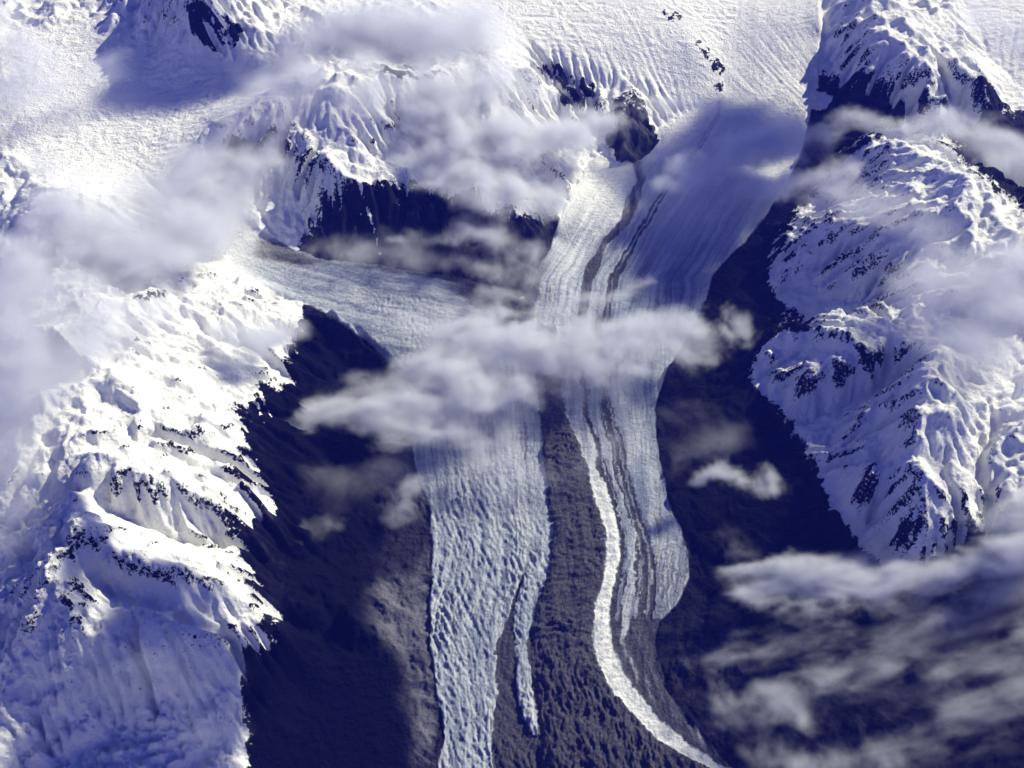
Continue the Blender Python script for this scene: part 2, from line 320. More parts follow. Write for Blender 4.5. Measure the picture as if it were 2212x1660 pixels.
B_SR = [(700,1284),(830,1295),(900,1300),(960,1315),(1010,1322),(1061,1343),(1100,1352),(1150,1372),(1200,1376),(1260,1372),(1300,1376),(1390,1368)]
B_EL = [(700,1300),(830,1311),(900,1329),(960,1347),(1010,1358),(1061,1372),(1100,1383),(1150,1401),(1200,1416),(1260,1419),(1300,1419),(1345,1408)]
B_EC = [(700,1350),(830,1378),(900,1396),(960,1412),(1061,1440),(1100,1452),(1200,1495),(1345,1480)]
B_TR = [(1340,1148),(1400,1136),(1450,1145),(1500,1150),(1550,1160),(1590,1162)]
B_TL = [(1230,1142),(1290,1124),(1345,1109),(1400,1116),(1450,1115),(1500,1120),(1550,1131),(1590,1150)]
B_KL = [(1225,1142),(1290,1113),(1345,1091),(1390,1073),(1440,1070),(1500,1073),(1550,1063),(1700,1063)]
def inside(x, a, b, s=8.0): return np.clip((x-a)/s+.5, 0, 1)*np.clip((b-x)/s+.5, 0, 1)
def win(y, a, b, s=10.): return sstep(a-s, a+s, y)*(1-sstep(b-s, b+s, y))
ix_, iy_ = pi, qi
chunk = fbm(XX, YY, .9, 4, 173, .7)
fray = 7*fbm(px*.02, py*.012, 1., 5, 161, .65) + 3.5*perlin(px*.12, py*.03, 162) + 7*np.clip(fbm(px*.05, py*.11, 1., 4, 163, .65), -.4, .4)*(py > 700)
ix_ = px + jx*.16 + fray; SF = 7.0
central = inside(ix_, band(B_ML, iy_), band(B_WL, iy_))*sstep(690, 720, iy_)
# thin ice ribbon cut into the dark debris in the lower part
thin = inside(ix_, band(B_TL, iy_), band(B_TR, iy_))*win(iy_, 1235, 1585, 14)
wedge = inside(ix_, band(B_KL, iy_), band(B_TL, iy_), 4)*win(iy_, 1235, 1900, 14)
rest = inside(ix_, np.where(iy_ < 1345, 5000, np.where(iy_ < 1590, band(B_TR, iy_), band(B_KL, iy_))), band(B_WL, iy_))
stripes = inside(ix_, band(B_WR, iy_), band(B_EL, iy_))*sstep(675, 695, iy_)*(1-sstep(1350, 1400, iy_))
light = inside(ix_+2.5*perlin(iy_*.03,iy_*0,3), band(B_SL, iy_), band(B_SR, iy_)-sstep(1290,1390,iy_)*20, 4)*(1-sstep(1375, 1392, iy_))
lat = (ix_-band(B_WR, iy_))/(band(B_EL, iy_)-band(B_WR, iy_)+1)
hair = sstep(.25, .65, np.abs(np.sin(lat*15+.6*np.sin(iy_*.006)))*.75 + .5*perlin(lat*17, iy_*.006, 5))
tongue = inside(ix_, band(B_WR, iy_), np.full_like(ix_, 3000.))*sstep(1325, 1340, iy_+jx*.8)*(.82+.5*perlin(ix_*.09-iy_*.03, iy_*.008, 177))*(1-light*(1-sstep(1360,1392,iy_)))
east_deb = inside(ix_, band(B_EL, iy_), band(B_EC, iy_))*sstep(690, 720, iy_)*(1-sstep(1340, 1360, iy_))
lateast = (ix_-band(B_EL, iy_))/(band(B_EC, iy_)-band(B_EL, iy_)+1)
deb = np.maximum.reduce([central, wedge, rest*sstep(1300, 1340, iy_), stripes*np.maximum(1-light*.92, 0)*(.42+.58*hair), light*stripes*hair*.35, tongue,
     east_deb*(.16+.42*sstep(1080, 1250, iy_)*(.3+.7*np.sin(lateast*24+3*perlin(iy_*.004, lateast*3, 9))**2))])
deb = deb*(1-thin*(.92-.55*sstep(1420, 1580, iy_)*(1+1.5*chunk)).clip(0, 1))
flx = pi + .12*jx + 5*perlin(px*.006, py*.004, 164)
_c = np.where(iy_ < 700, band(C_L, iy_)-142, band(B_ML, iy_))
_low = sstep(1380, 1500, iy_)*(pi > band(B_ML, iy_))
flc = flx-_c; alg = iy_*.004
_up = qi-np.interp(pi, [380, 440, 620, 800, 1000, 1130, 1250], [400, 455, 530, 575, 610, 650, 720])
_tr = sample(soft(r_trib, 10), pi, qi)
_tr = _tr*(1-sstep(1040, 1120, pi))
def flownoise(sc, seed):
    return fbm(flc*sc, alg, 1., 4, seed, .6)*(1-_tr) + fbm(_up*sc*1.5, pi*.006, 1., 4, seed+9, .6)*_tr
streak = flownoise(.05, 131)
fine = flownoise(.15, 133)
vein = np.exp(-((ix_-(band(B_ML, iy_)-34-.045*(iy_-900)))/5.)**2)*win(iy_, 880, 1330, 60)*.7*(.6+fine)
deb = np.maximum(deb, vein)
deb = np.maximum(deb, np.clip(.12+.75*streak+.6*fine, 0, .6)*sstep(560, 640, iy_)*(1-thin)*(1-inside(ix_, band(B_WL, iy_), band(B_WR, iy_), 3)))
# upper medial moraines
upw = 6*perlin(iy_*.02, iy_*0, 171)
upA = (.75+.5*fbm(ix_*.1, iy_*.02, 1., 3, 172))*inside(ix_, band(A_L, iy_)+upw, band(A_R, iy_)+upw*.3, 6)*win(iy_, 345, 695, 8)
upC = (.45+.55*sstep(.1, .5, np.abs((ix_-band(C_L, iy_))/(band(C_R, iy_)-band(C_L, iy_))-.5)*2+.3*perlin(iy_*.03, ix_*.05, 175)))*inside(ix_, band(C_L, iy_), band(C_R, iy_), 5)*win(iy_, 205, 700, 8)*(.55+.45*sstep(250, 480, iy_))
mid = inside(ix_, band(A_R, iy_), band(C_L, iy_), 6)*win(iy_, 345, 700, 8)
deb = np.maximum.reduce([deb, upA, upC*.9, mid*(.25+.25*perlin(ix_*.15, iy_*.01, 8))])
# tributary: dirty margin against the cliff
tm = sample(soft(r_cliff | raster([(560,505),(640,530),(700,560),(600,575),(545,545)]), 13), pi, qi)
icem = sample(ice_r, pi, qi)
tribm = sample(r_trib.astype(float), pi, qi)
deb = np.clip(np.maximum(deb, tribm*sstep(.06, .5, tm)*1.0*(.7+.6*fbm(XX*.3, YY*1.6, .6, 3, 12))), 0, 1)
ice = sstep(.4, .6, icem)
deb = np.maximum(deb, sample(soft(raster([(940,590),(1060,555),(1190,540),(1165,660),(1130,720),(1050,690)]), 14), pj, qj)*.85)
deb = deb*sstep(.02, .2, icem)
chip = .12+1.2*fbm(XX*.7+YY*.3, YY*1.9-XX*.2, .9, 5, 141, .7)
deb = deb*(1-.9*sstep(.36, .46, chip)*(central+rest)*sstep(860, 950, qi)*(1-sstep(1360, 1480, qi))*sstep(-.25, .2, perlin(XX*.1, YY*.1, 142)))
shore = sstep(.4, .6, sample(soft(r_shore, 3), pi+jx*.5, qi+jy*.5))*(1-ice)

# height detail
rugf = np.clip(1-sample(flat, px, py), 0, 1)*(1-ice)
Z = Z + rugf*(.46*fbm(XX+.9*perlin(XX*.5,YY*.5,4), YY+.9*perlin(XX*.5,YY*.5,14), .33, 6, 21, .55, True) - .2)
fl = sample(flat, px, py)*(1-ice)
Z = Z + rugf*(.10*fbm(XX+.5*perlin(XX,YY,24), YY, .9, 5, 23, .62, True) + 1.0*sample(soft(raster([(-700,1060),(200,1080),(230,1250),(280,1430),(520,1430),(520,1800),(-700,1800)]), 18), px, py)*fbm(XX*.6+YY*.4+.8*perlin(XX*.5,YY*.5,27), YY*1.2-XX*.5, .42, 6, 25, .6, True)-.1)
# glacier relief: hummocky debris, crevasses across the flow, raised medial moraines
wq = perlin(XX*.4, YY*.4, 30)
hum = .75*fbm(XX*.8+1.2*wq+YY*.2, YY*1.7+wq, .75, 6, 31, .68)*(1-sstep(1360, 1460, qi)) + .75*fbm(XX*1.7+wq, YY*.75+XX*.3, .75, 6, 33, .68)*sstep(1360, 1460, qi) + .3*perlin(XX*.3,YY*.3,37)
hum = np.sign(hum)*np.abs(hum)**.85
flowx = pi-band([(0,1680),(300,1560),(500,1400),(700,1290),(1000,1270),(1250,1300),(1450,1290),(1660,1450)], qi)
trunkm = ice*(1-tribm)
lng = fbm(flowx*.045, YY*.10, 1., 4, 41, .6)
crev = fbm(XX*.55+YY*.25, YY*1.5-XX*.35, .9, 4, 51, .62, True)
crvW = fbm(XX*1.3+YY*.6, YY*.45-XX*.4, 1.0, 4, 55, .6, True)
westm = inside(pi, np.full_like(pi, 900.), band(B_ML, qi), 60)*sstep(950, 1150, qi)
Z = Z + deb*ice*(.60*blur(central, 4) + .62*hum*(.4+.6*(central+rest*(qi > 1340))) + .22*lng) + trunkm*(1-deb)*(.15*crev + .12*lng + .62*westm*crvW)*(.5+.5*sstep(-.3,.4,perlin(XX*.12,YY*.08,79))) + .16*ice*blur(np.maximum(thin, 0), 3)
Z = Z - .25*blur(deb*stripes, 2)
_bend = .25*(XX+8)**2*.06
tc = fbm(XX*.45+YY*.3, (YY+_bend)*1.9-XX*.3, .8, 5, 61, .62, True)
icefall = sample(soft(raster([(790,620),(960,640),(960,760),(900,840),(830,760)]), 16)+soft(raster([(1580,60),(1775,60),(1775,240),(1570,240)]), 14)*.8, px, py)
Z = Z + tribm*(.15*tc + .26*icefall*fbm(XX, YY, 1.6, 3, 65, .6, True)) + (1-tribm)*icefall*.26*tc
Z = Z + fl*(.26*fbm(XX*.5+YY*.25+2*perlin(XX*.15,YY*.15,77), YY*1.7-XX*.2, .6, 5, 75, .62, True)*(.35+.65*sstep(-.2,.3,perlin(XX*.06,YY*.06,78)))*sstep(.45,.7,H.mean()*0+.8))
Z = Z + .8*shore*(.25*fbm(XX, YY, .5, 4, 91))

# snow: from the cover map, the slope and how sheltered the ground is
fx_ = np.gradient(Z, axis=1)/np.maximum(np.gradient(XX, axis=1), 1e-3); fy_ = np.gradient(Z, axis=0)/np.gradient(YY, axis=0)
slope = np.hypot(fx_, fy_)
cav = blur(Z, 6)-Z
b = sample(bare, pj, qj); wd = sample(wide, pj, qj); mx = sample(mix, px, py)
n1 = fbm(XX, YY, .5, 6, 101, .7)
ua, va = XX*.87-YY*.5, XX*.5+YY*.87; ub, vb = -XX*.55-YY*.83, -XX*.83+YY*.55
nW = fbm(ua*.35, va*1.5, .6, 6, 103, .68); nE = fbm(ub*.35, vb*1.5, .6, 6, 105, .68)
eastw = sstep(1250, 1450, px); n2 = nW*(1-eastw)+nE*eastw; n1 = .5*n1+.75*n2
lowleft = sample(soft(raster([(-700,1380),(560,1380),(560,1900),(-700,1900)]), 14), px, py)
cstreak = fbm(XX*1.9+.3*perlin(XX,YY,106), YY*.35, .6, 5, 107, .65)*sample(soft(raster([(640,385),(1010,390),(1150,455),(1130,520),(900,505),(660,500)]), 10), px, py)
snow = 1.12 + 1.9*np.clip(cstreak, 0, 1) - .70*sstep(.2, .85, b) - .80*sstep(.58, 1.0, wd) - .10*wd - .55*mx + .25*lowleft*(1-sstep(.2, .7, b)) + np.clip(cav, -.5, .5)*.9*(1-sstep(.6, .95, b)) - .22*np.clip(slope-.85, -.15, 1.2)*(1-ice) + .90*n1*(.05+1.35*wd*(1-.45*sstep(.9, 1, wd))+mx)
# snow gullies dropping below the snowline
for o in out_soft:
    snow -= sstep(.2, .7, sample(o, px+jx*1.1, py+jy*1.1))*(.62+1.8*n1)
GUL = [[(775,390),(790,440),(810,500),(820,552)], [(540,850),(560,880),(572,925)], [(560,845),(575,880),(585,900)]]
for gl in GUL:
    a = np.array(gl, float)
    gxl = np.interp(py, a[:,1], a[:,0])+2*perlin(py*.08, py*0, 7)
    snow += 1.6*(np.abs(px-gxl) < 3.2)*((py > a[0,1]) & (py < a[-1,1]))*(.6+perlin(px*.1, py*.12, 9))
snow = np.clip(snow*.5+.25, 0, 1)
tone = np.clip(.5+.9*fbm(XX, YY, .12, 5, 111) , 0, 1)
print('fine', round(time.time()-T0, 1))

# ------------------------------------------------------------------ terrain material, driven by the ground's own cover
def N(nt, t, loc=None, **kw):
    n = nt.nodes.new(t)
    for k, v in kw.items(): setattr(n, k, v)
    return n
def terrain_material():
    m = bpy.data.materials.new('snow_rock_and_ice'); m.use_nodes = True; nt = m.node_tree; L = nt.links.new
    bs = nt.nodes['Principled BSDF']
    at = N(nt, 'ShaderNodeAttribute', attribute_name='cover'); sep = N(nt, 'ShaderNodeSeparateColor'); L(at.outputs['Color'], sep.inputs[0])
    a2 = N(nt, 'ShaderNodeAttribute', attribute_name='tone'); sep2 = N(nt, 'ShaderNodeSeparateColor'); L(a2.outputs['Color'], sep2.inputs[0])
    geo = N(nt, 'ShaderNodeNewGeometry')
    def noise(sc, det, rough=.6, vec=None):
        n = N(nt, 'ShaderNodeTexNoise'); n.inputs['Scale'].default_value = sc; n.inputs['Detail'].default_value = det; n.inputs['Roughness'].default_value = rough
        L(vec or geo.outputs['Position'], n.inputs['Vector']); return n
    def math_(op, a, b, c=None, clamp=False):
        n = N(nt, 'ShaderNodeMath', operation=op, use_clamp=clamp)
        for i, v in enumerate((a, b, c)):
            if v is None: continue
            if isinstance(v, (int, float)): n.inputs[i].default_value = v
            else: L(v, n.inputs[i])
        return n.outputs[0]
    def mixc(f, a, b):
        n = N(nt, 'ShaderNodeMix', data_type='RGBA'); L(f, n.inputs[0]) if not isinstance(f, float) else setattr(n.inputs[0], 'default_value', f)
        for i, v in ((6, a), (7, b)):
            if isinstance(v, tuple): n.inputs[i].default_value = (*v, 1)
            else: L(v, n.inputs[i])
        return n.outputs[2]
    def ss(x, a, b):
        n = N(nt, 'ShaderNodeMapRange', interpolation_type='SMOOTHSTEP'); L(x, n.inputs[0]); n.inputs[1].default_value = a; n.inputs[2].default_value = b; return n.outputs[0]
    nf = noise(3.2, 8, .68); nm = noise(.7, 7, .65)
    snowv = math_('ADD', sep.outputs[0], math_('MULTIPLY', math_('SUBTRACT', nf.outputs[0], .5), .75))
    snow = ss(snowv, .45, .52)
    rock = mixc(sep2.outputs[0], (.002, .0025, .012), (.007, .0075, .022))
    rock = mixc(ss(nm.outputs[0], .45, .75), rock, (.020, .018, .032))
    rock = mixc(sep2.outputs[1], rock, (.16, .16, .20))       # pale till on the shore
    rock = mixc(sep2.outputs[2], rock, (.0015, .0018, .0065))     # dark valley rock, with deep shade painted into its colour
    snowc = mixc(ss(nm.outputs[0], .3, .7), (.78, .79, .81), (.88, .88, .88))
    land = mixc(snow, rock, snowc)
    icec = mixc(math_('ADD', a2.outputs['Alpha'], math_('MULTIPLY', math_('SUBTRACT', nf.outputs[0], .5), .9), None, True), (.17, .20, .29), (.48, .52, .60))
    debc = mixc(ss(nf.outputs[0], .35, .7), (.038, .038, .054), (.088, .086, .112))
    dmask = ss(math_('ADD', sep.outputs[2], math_('MULTIPLY', math_('SUBTRACT', nf.outputs[0], .5), .7)), .25, .75)
    icecol = mixc(dmask, icec, debc)
    # snow lying on the upper glacier
    icecol = mixc(at.outputs['Alpha'], icecol, snowc)
    col = mixc(sep.outputs[1], land, icecol)
    L(col, bs.inputs['Base Color'])
    bs.inputs['Roughness'].default_value = .75; bs.inputs['Specular IOR Level'].default_value = .04
    bp = N(nt, 'ShaderNodeBump'); bp.inputs['Strength'].default_value = .7; bp.inputs['Distance'].default_value = .28
    rdg = N(nt, 'ShaderNodeTexNoise', noise_type='RIDGED_MULTIFRACTAL'); rdg.inputs['Scale'].default_value = .75; rdg.inputs['Detail'].default_value = 8; rdg.inputs['Roughness'].default_value = .55
    L(geo.outputs['Position'], rdg.inputs['Vector'])
    rd2 = N(nt, 'ShaderNodeTexNoise', noise_type='RIDGED_MULTIFRACTAL'); rd2.inputs['Scale'].default_value = 2.1; rd2.inputs['Detail'].default_value = 5; rd2.inputs['Roughness'].default_value = .6
    L(geo.outputs['Position'], rd2.inputs['Vector'])
    hsum = math_('ADD', math_('ADD', nf.outputs[0], math_('MULTIPLY', math_('ADD', rdg.outputs[0], math_('MULTIPLY', rd2.outputs[0], .45)), math_('SUBTRACT', 1.5, math_('MULTIPLY', sep.outputs[1], 1.0)))), math_('MULTIPLY', noise(9, 4, .6).outputs[0], .25))
    L(hsum, bp.inputs['Height']); L(bp.outputs[0], bs.inputs['Normal'])
    return m
MAT = terrain_material()
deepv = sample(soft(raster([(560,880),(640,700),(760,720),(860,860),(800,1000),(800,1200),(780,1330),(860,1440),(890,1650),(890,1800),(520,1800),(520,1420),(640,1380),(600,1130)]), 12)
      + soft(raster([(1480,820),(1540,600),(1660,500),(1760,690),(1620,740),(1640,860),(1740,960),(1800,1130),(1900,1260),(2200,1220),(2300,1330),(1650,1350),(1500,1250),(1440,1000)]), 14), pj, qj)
warmr = 0
upper_snow = np.clip(np.maximum(inside(ix_, band(B_WL, iy_), band(B_WR, iy_), 5)*sstep(900, 1150, iy_)*np.clip(.75+1.2*chunk, .2, 1)*(iy_ > 700), .3*sstep(.55, .9, streak+.5))*ice*(1-deb)+ice*(1-deb)*(1-sstep(330, 620, qi))*.85 + tribm*(1-sstep(430, 640, pi))*.8, 0, 1)
scree = sample(soft(raster([(640,500),(760,520),(900,500),(1000,520),(1080,470),(1190,520),(1150,600),(1130,650),(1060,615),(980,600),(900,588),(800,573),(700,560),(640,540)]), 12)
   + soft(raster([(1430,1370),(1620,1350),(1640,1440),(1560,1520),(1450,1480)]), 14)*.6 + soft(raster([(1290,230),(1430,230),(1420,330),(1370,350),(1300,320)]), 8)*1.6, pj, qj)
def line_mask(pl, wpx):
    d = np.full(px.shape, 1e9)
    for (xa, ya), (xb, yb) in zip(pl[:-1], pl[1:]):
        L2 = (xb-xa)**2+(yb-ya)**2; tt = np.clip(((pj-xa)*(xb-xa)+(qj-ya)*(yb-ya))/L2, 0, 1)
        d = np.minimum(d, np.hypot(pj-xa-tt*(xb-xa), qj-ya-tt*(yb-ya)))
    return 1-sstep(wpx*.3, wpx, d)
shore_pale = sample(soft(raster([(816,981),(880,960),(930,1040),(935,1110),(905,1110),(850,1090)]), 8)*.8 + soft(raster([(804,1262),(850,1250),(900,1265),(906,1190),(925,1185),(941,1390),(950,1600),(905,1700),(885,1480),(850,1400),(810,1352)]), 8), pj, qj)
feather = sample(soft(raster([(790,960),(900,940),(930,1040),(930,1400),(960,1700),(880,1700),(850,1450),(780,1360),(760,1290),(820,1230),(830,1100),(790,1020)]), 14), pj, qj)
shore_t = np.clip((.10+.85*shore_pale)*sstep(.25, .85, feather+.5*n2)*(1-ice), 0, 1.2)
for pl, wp_, am in (([(548,1085),(575,1115),(600,1145),(634,1172)], 9, .5), ([(738,978),(752,1005),(790,1030),(856,1068)], 7, .6), ([(640,1298),(750,1328),(812,1353),(868,1410),(900,1480)], 8, .5), ([(570,1180),(600,1200),(620,1230)], 8, .3),
    ([(1735,880),(1680,930),(1600,1000)], 11, .45), ([(1700,900),(1640,935),(1580,985)], 8, .4), ([(1590,1100),(1545,1160),(1500,1210)], 12, .35), ([(1560,1215),(1530,1240)], 7, .3)):
    scree = scree + line_mask(pl, wp_)*am*np.clip(.8+1.6*n2, 0, 1.4)
scree = np.clip(scree*(.40+1.7*fbm(XX*1.4, YY*.8, .45, 6, 151, .68)), 0, 1)*.50
cover = np.stack([snow, ice, deb, upper_snow], -1)
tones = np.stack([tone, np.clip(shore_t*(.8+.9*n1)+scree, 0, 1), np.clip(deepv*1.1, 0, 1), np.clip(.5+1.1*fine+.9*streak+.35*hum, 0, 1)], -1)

# ------------------------------------------------------------------ split the ground into its landforms (shared edges, one mesh each)
def cellc(a): return .25*(a[:-1,:-1]+a[1:,:-1]+a[:-1,1:]+a[1:,1:])
cpx, cpy = cellc(pi), cellc(qi); cice = cellc(ice); cdeb = cellc(deb); ctr = cellc(tribm); csh = cellc(shore)
cls = np.zeros(cpx.shape, int)
NAMES = {}
def reg(k, mask): cls[mask] = k
WEST, MID, NORTH, EAST1, EAST2, EAST3, LOW, NWPEAK, NOSEK = 1, 2, 3, 4, 5, 6, 7, 8, 9
cls[:] = NORTH
def rp(poly): return sample(raster(poly).astype(float), cpx, cpy) > .5
reg(NWPEAK, rp([(240,-500),(240,60),(250,150),(330,170),(480,150),(640,110),(700,0),(760,-500)]))
reg(MID, rp([(440,300),(560,215),(700,170),(850,120),(960,100),(1060,140),(1160,250),(1230,420),(1205,480),(1130,650),(800,573),(630,535),(430,440)]))
reg(WEST, rp([(-700,430),(100,380),(330,470),(470,530),(505,578),(690,668),(820,765),(905,850),(880,930),(815,990),(850,1120),(812,1250),(832,1370),(870,1500),(905,1800),(905,2100),(-700,2100)]))
reg(EAST1, rp([(1770,-20),(1990,-20),(2080,60),(2130,130),(2190,250),(2140,262),(1960,268),(1790,262),(1745,280),(1755,200),(1772,100)]))
reg(EAST2, rp([(1745,280),(1960,268),(2050,300),(2220,440),(3000,560),(3000,640),(2100,640),(1960,660),(1780,700),(1640,730),(1440,800),(1500,700),(1540,590),(1655,465),(1730,330)]))
reg(EAST3, rp([(1440,800),(1640,730),(1780,700),(1960,660),(2100,640),(3000,640),(3000,1040),(2230,1110),(2150,1180),(1930,1260),(1700,1300),(1480,1280),(1400,1000)]))
reg(LOW, rp([(1480,1280),(1700,1300),(1930,1260),(2150,1180),(2230,1110),(3000,1040),(3000,2100),(1720,2100),(1560,1640),(1415,1400),(1430,1300)]))
reg(20, (csh > .5))
for i, o in enumerate(out_soft): reg(40+i, (sample(o, cpx, cpy) > .4))
reg(NOSEK, sample(r_nose.astype(float), cpx, cpy) > .5)
reg(10, (cice > .5) & (ctr <= .5)); reg(11, (cice > .5) & (ctr > .5))
g = cls == 10
reg(30, g & (cdeb > .5))
md = cls == 30
reg(32, md & (cpy < 705) & (cpx < (band(A_R, cpy)+band(C_L, cpy))/2)); reg(33, md & (cpy < 705) & (cls != 32))
reg(31, md & (cpy >= 705) & (cpx > band(B_WR, cpy)-6))
reg(34, (cls == 10) & (cpx > band(B_WL, cpy)-3) & (cpx < band(B_WR, cpy)+3) & (cpy > 705))
reg(35, (cls == 10) & (cpx > band(B_ML, cpy)-70) & (cpx < band(B_ML, cpy)+20) & (cpx > band(B_TL, cpy)-4) & (cpy > 1345))
VERT = np.stack([XX, YY, Z], -1).reshape(-1, 3)
idx = np.arange(NXF*NYF).reshape(NYF, NXF)
QUAD = np.stack([idx[:-1,:-1], idx[:-1,1:], idx[1:,1:], idx[1:,:-1]], -1)
covf = cover.reshape(-1, 4).astype(np.float32); tonf = tones.reshape(-1, 4).astype(np.float32)
def piece(name, mask, parent=None, label=None, cat=None, kind=None, group=None):
    q = QUAD[mask]
    if len(q) == 0: print('EMPTY', name, label); return None
    used, inv = np.unique(q, return_inverse=True)
    me = bpy.data.meshes.new(name)
    me.vertices.add(len(used)); me.vertices.foreach_set('co', VERT[used].astype(np.float32).ravel())
    nf = len(q); me.loops.add(nf*4); me.loops.foreach_set('vertex_index', inv.astype(np.int32).ravel())
    me.polygons.add(nf); me.polygons.foreach_set('loop_start', np.arange(0, nf*4, 4, dtype=np.int32))
    me.polygons.foreach_set('use_smooth', np.ones(nf, bool)) 
    for an, data in (('cover', covf), ('tone', tonf)):
        a = me.attributes.new(an, 'FLOAT_COLOR', 'POINT'); a.data.foreach_set('color', data[used].ravel())
    me.update(calc_edges=True); me.materials.append(MAT)
    o = bpy.data.objects.new(name, me); COL.objects.link(o)
    if parent: o.parent = parent
    if label: o['label'] = label
    if cat: o['category'] = cat
    if kind: o['kind'] = kind
    if group: o['group'] = group
    return o
piece('mountain', cls == WEST, None, 'long snow-covered mountain range with sharp spurs and dark lower slopes on the west side', 'mountain', 'structure')
piece('mountain', cls == MID, None, 'bright snow massif in the centre with a dark cliff dropping to the side glacier', 'mountain', 'structure')
piece('mountain', cls == NWPEAK, None, 'shaded snowy peak with a rocky face at the top left', 'mountain', 'structure')
piece('mountain', cls == EAST1, None, 'domed snow mountain at the top right beside the icefall', 'mountain', 'structure')
piece('mountain', cls == EAST2, None, 'rounded snowy shoulder sweeping down beside the upper glacier on the east', 'mountain', 'structure')
piece('mountain', cls == EAST3, None, 'snowy twin-spurred ridge with deep shadowed flanks east of the glacier trunk', 'mountain', 'structure')
piece('valley_terrain', cls == LOW, None, 'dark bare lowland under streaky clouds at the bottom right', 'land', 'structure')
piece('snow_terrain', cls == NORTH, None, 'wide crevassed snowfield spread across the top of the view', 'snowfield', 'structure')
piece('rock_outcrop', cls == NOSEK, None, 'rounded dark rock nose standing where two glacier arms meet', 'rock')
for i, (_, lab) in enumerate(OUTCROPS): piece('rock_outcrop', cls == 40+i, None, lab, 'rock')
gl = piece('glacier', cls == 10, None, 'long pale main glacier striped with dark moraines, flowing from icefall to the bottom edge', 'glacier')
piece('medial_moraine', cls == 30, gl, 'broad dark hummocky moraine band down the middle')
piece('debris_stripe', cls == 31, gl, 'dark debris stripes east of the bright ribbon')
piece('medial_moraine', cls == 32, gl, 'curving dark moraine line below the rock nose')
piece('medial_moraine', cls == 33, gl, 'thin dark moraine line crossing the shaded upper ice')
piece('ice_ribbon', cls == 34, gl, 'narrow bright white ice ribbon curving to the bottom right')
piece('ice_ribbon', cls == 35, gl, 'thin short white ice ribbon tapering out in dark debris')
piece('glacier', cls == 11, None, 'crevassed side glacier curving in from the left below the dark cliff', 'glacier')
piece('glacial_till', cls == 20, None, 'pale grey bank of bare till along the west edge of the main glacier', 'moraine')
print('terrain', round(time.time()-T0, 1))

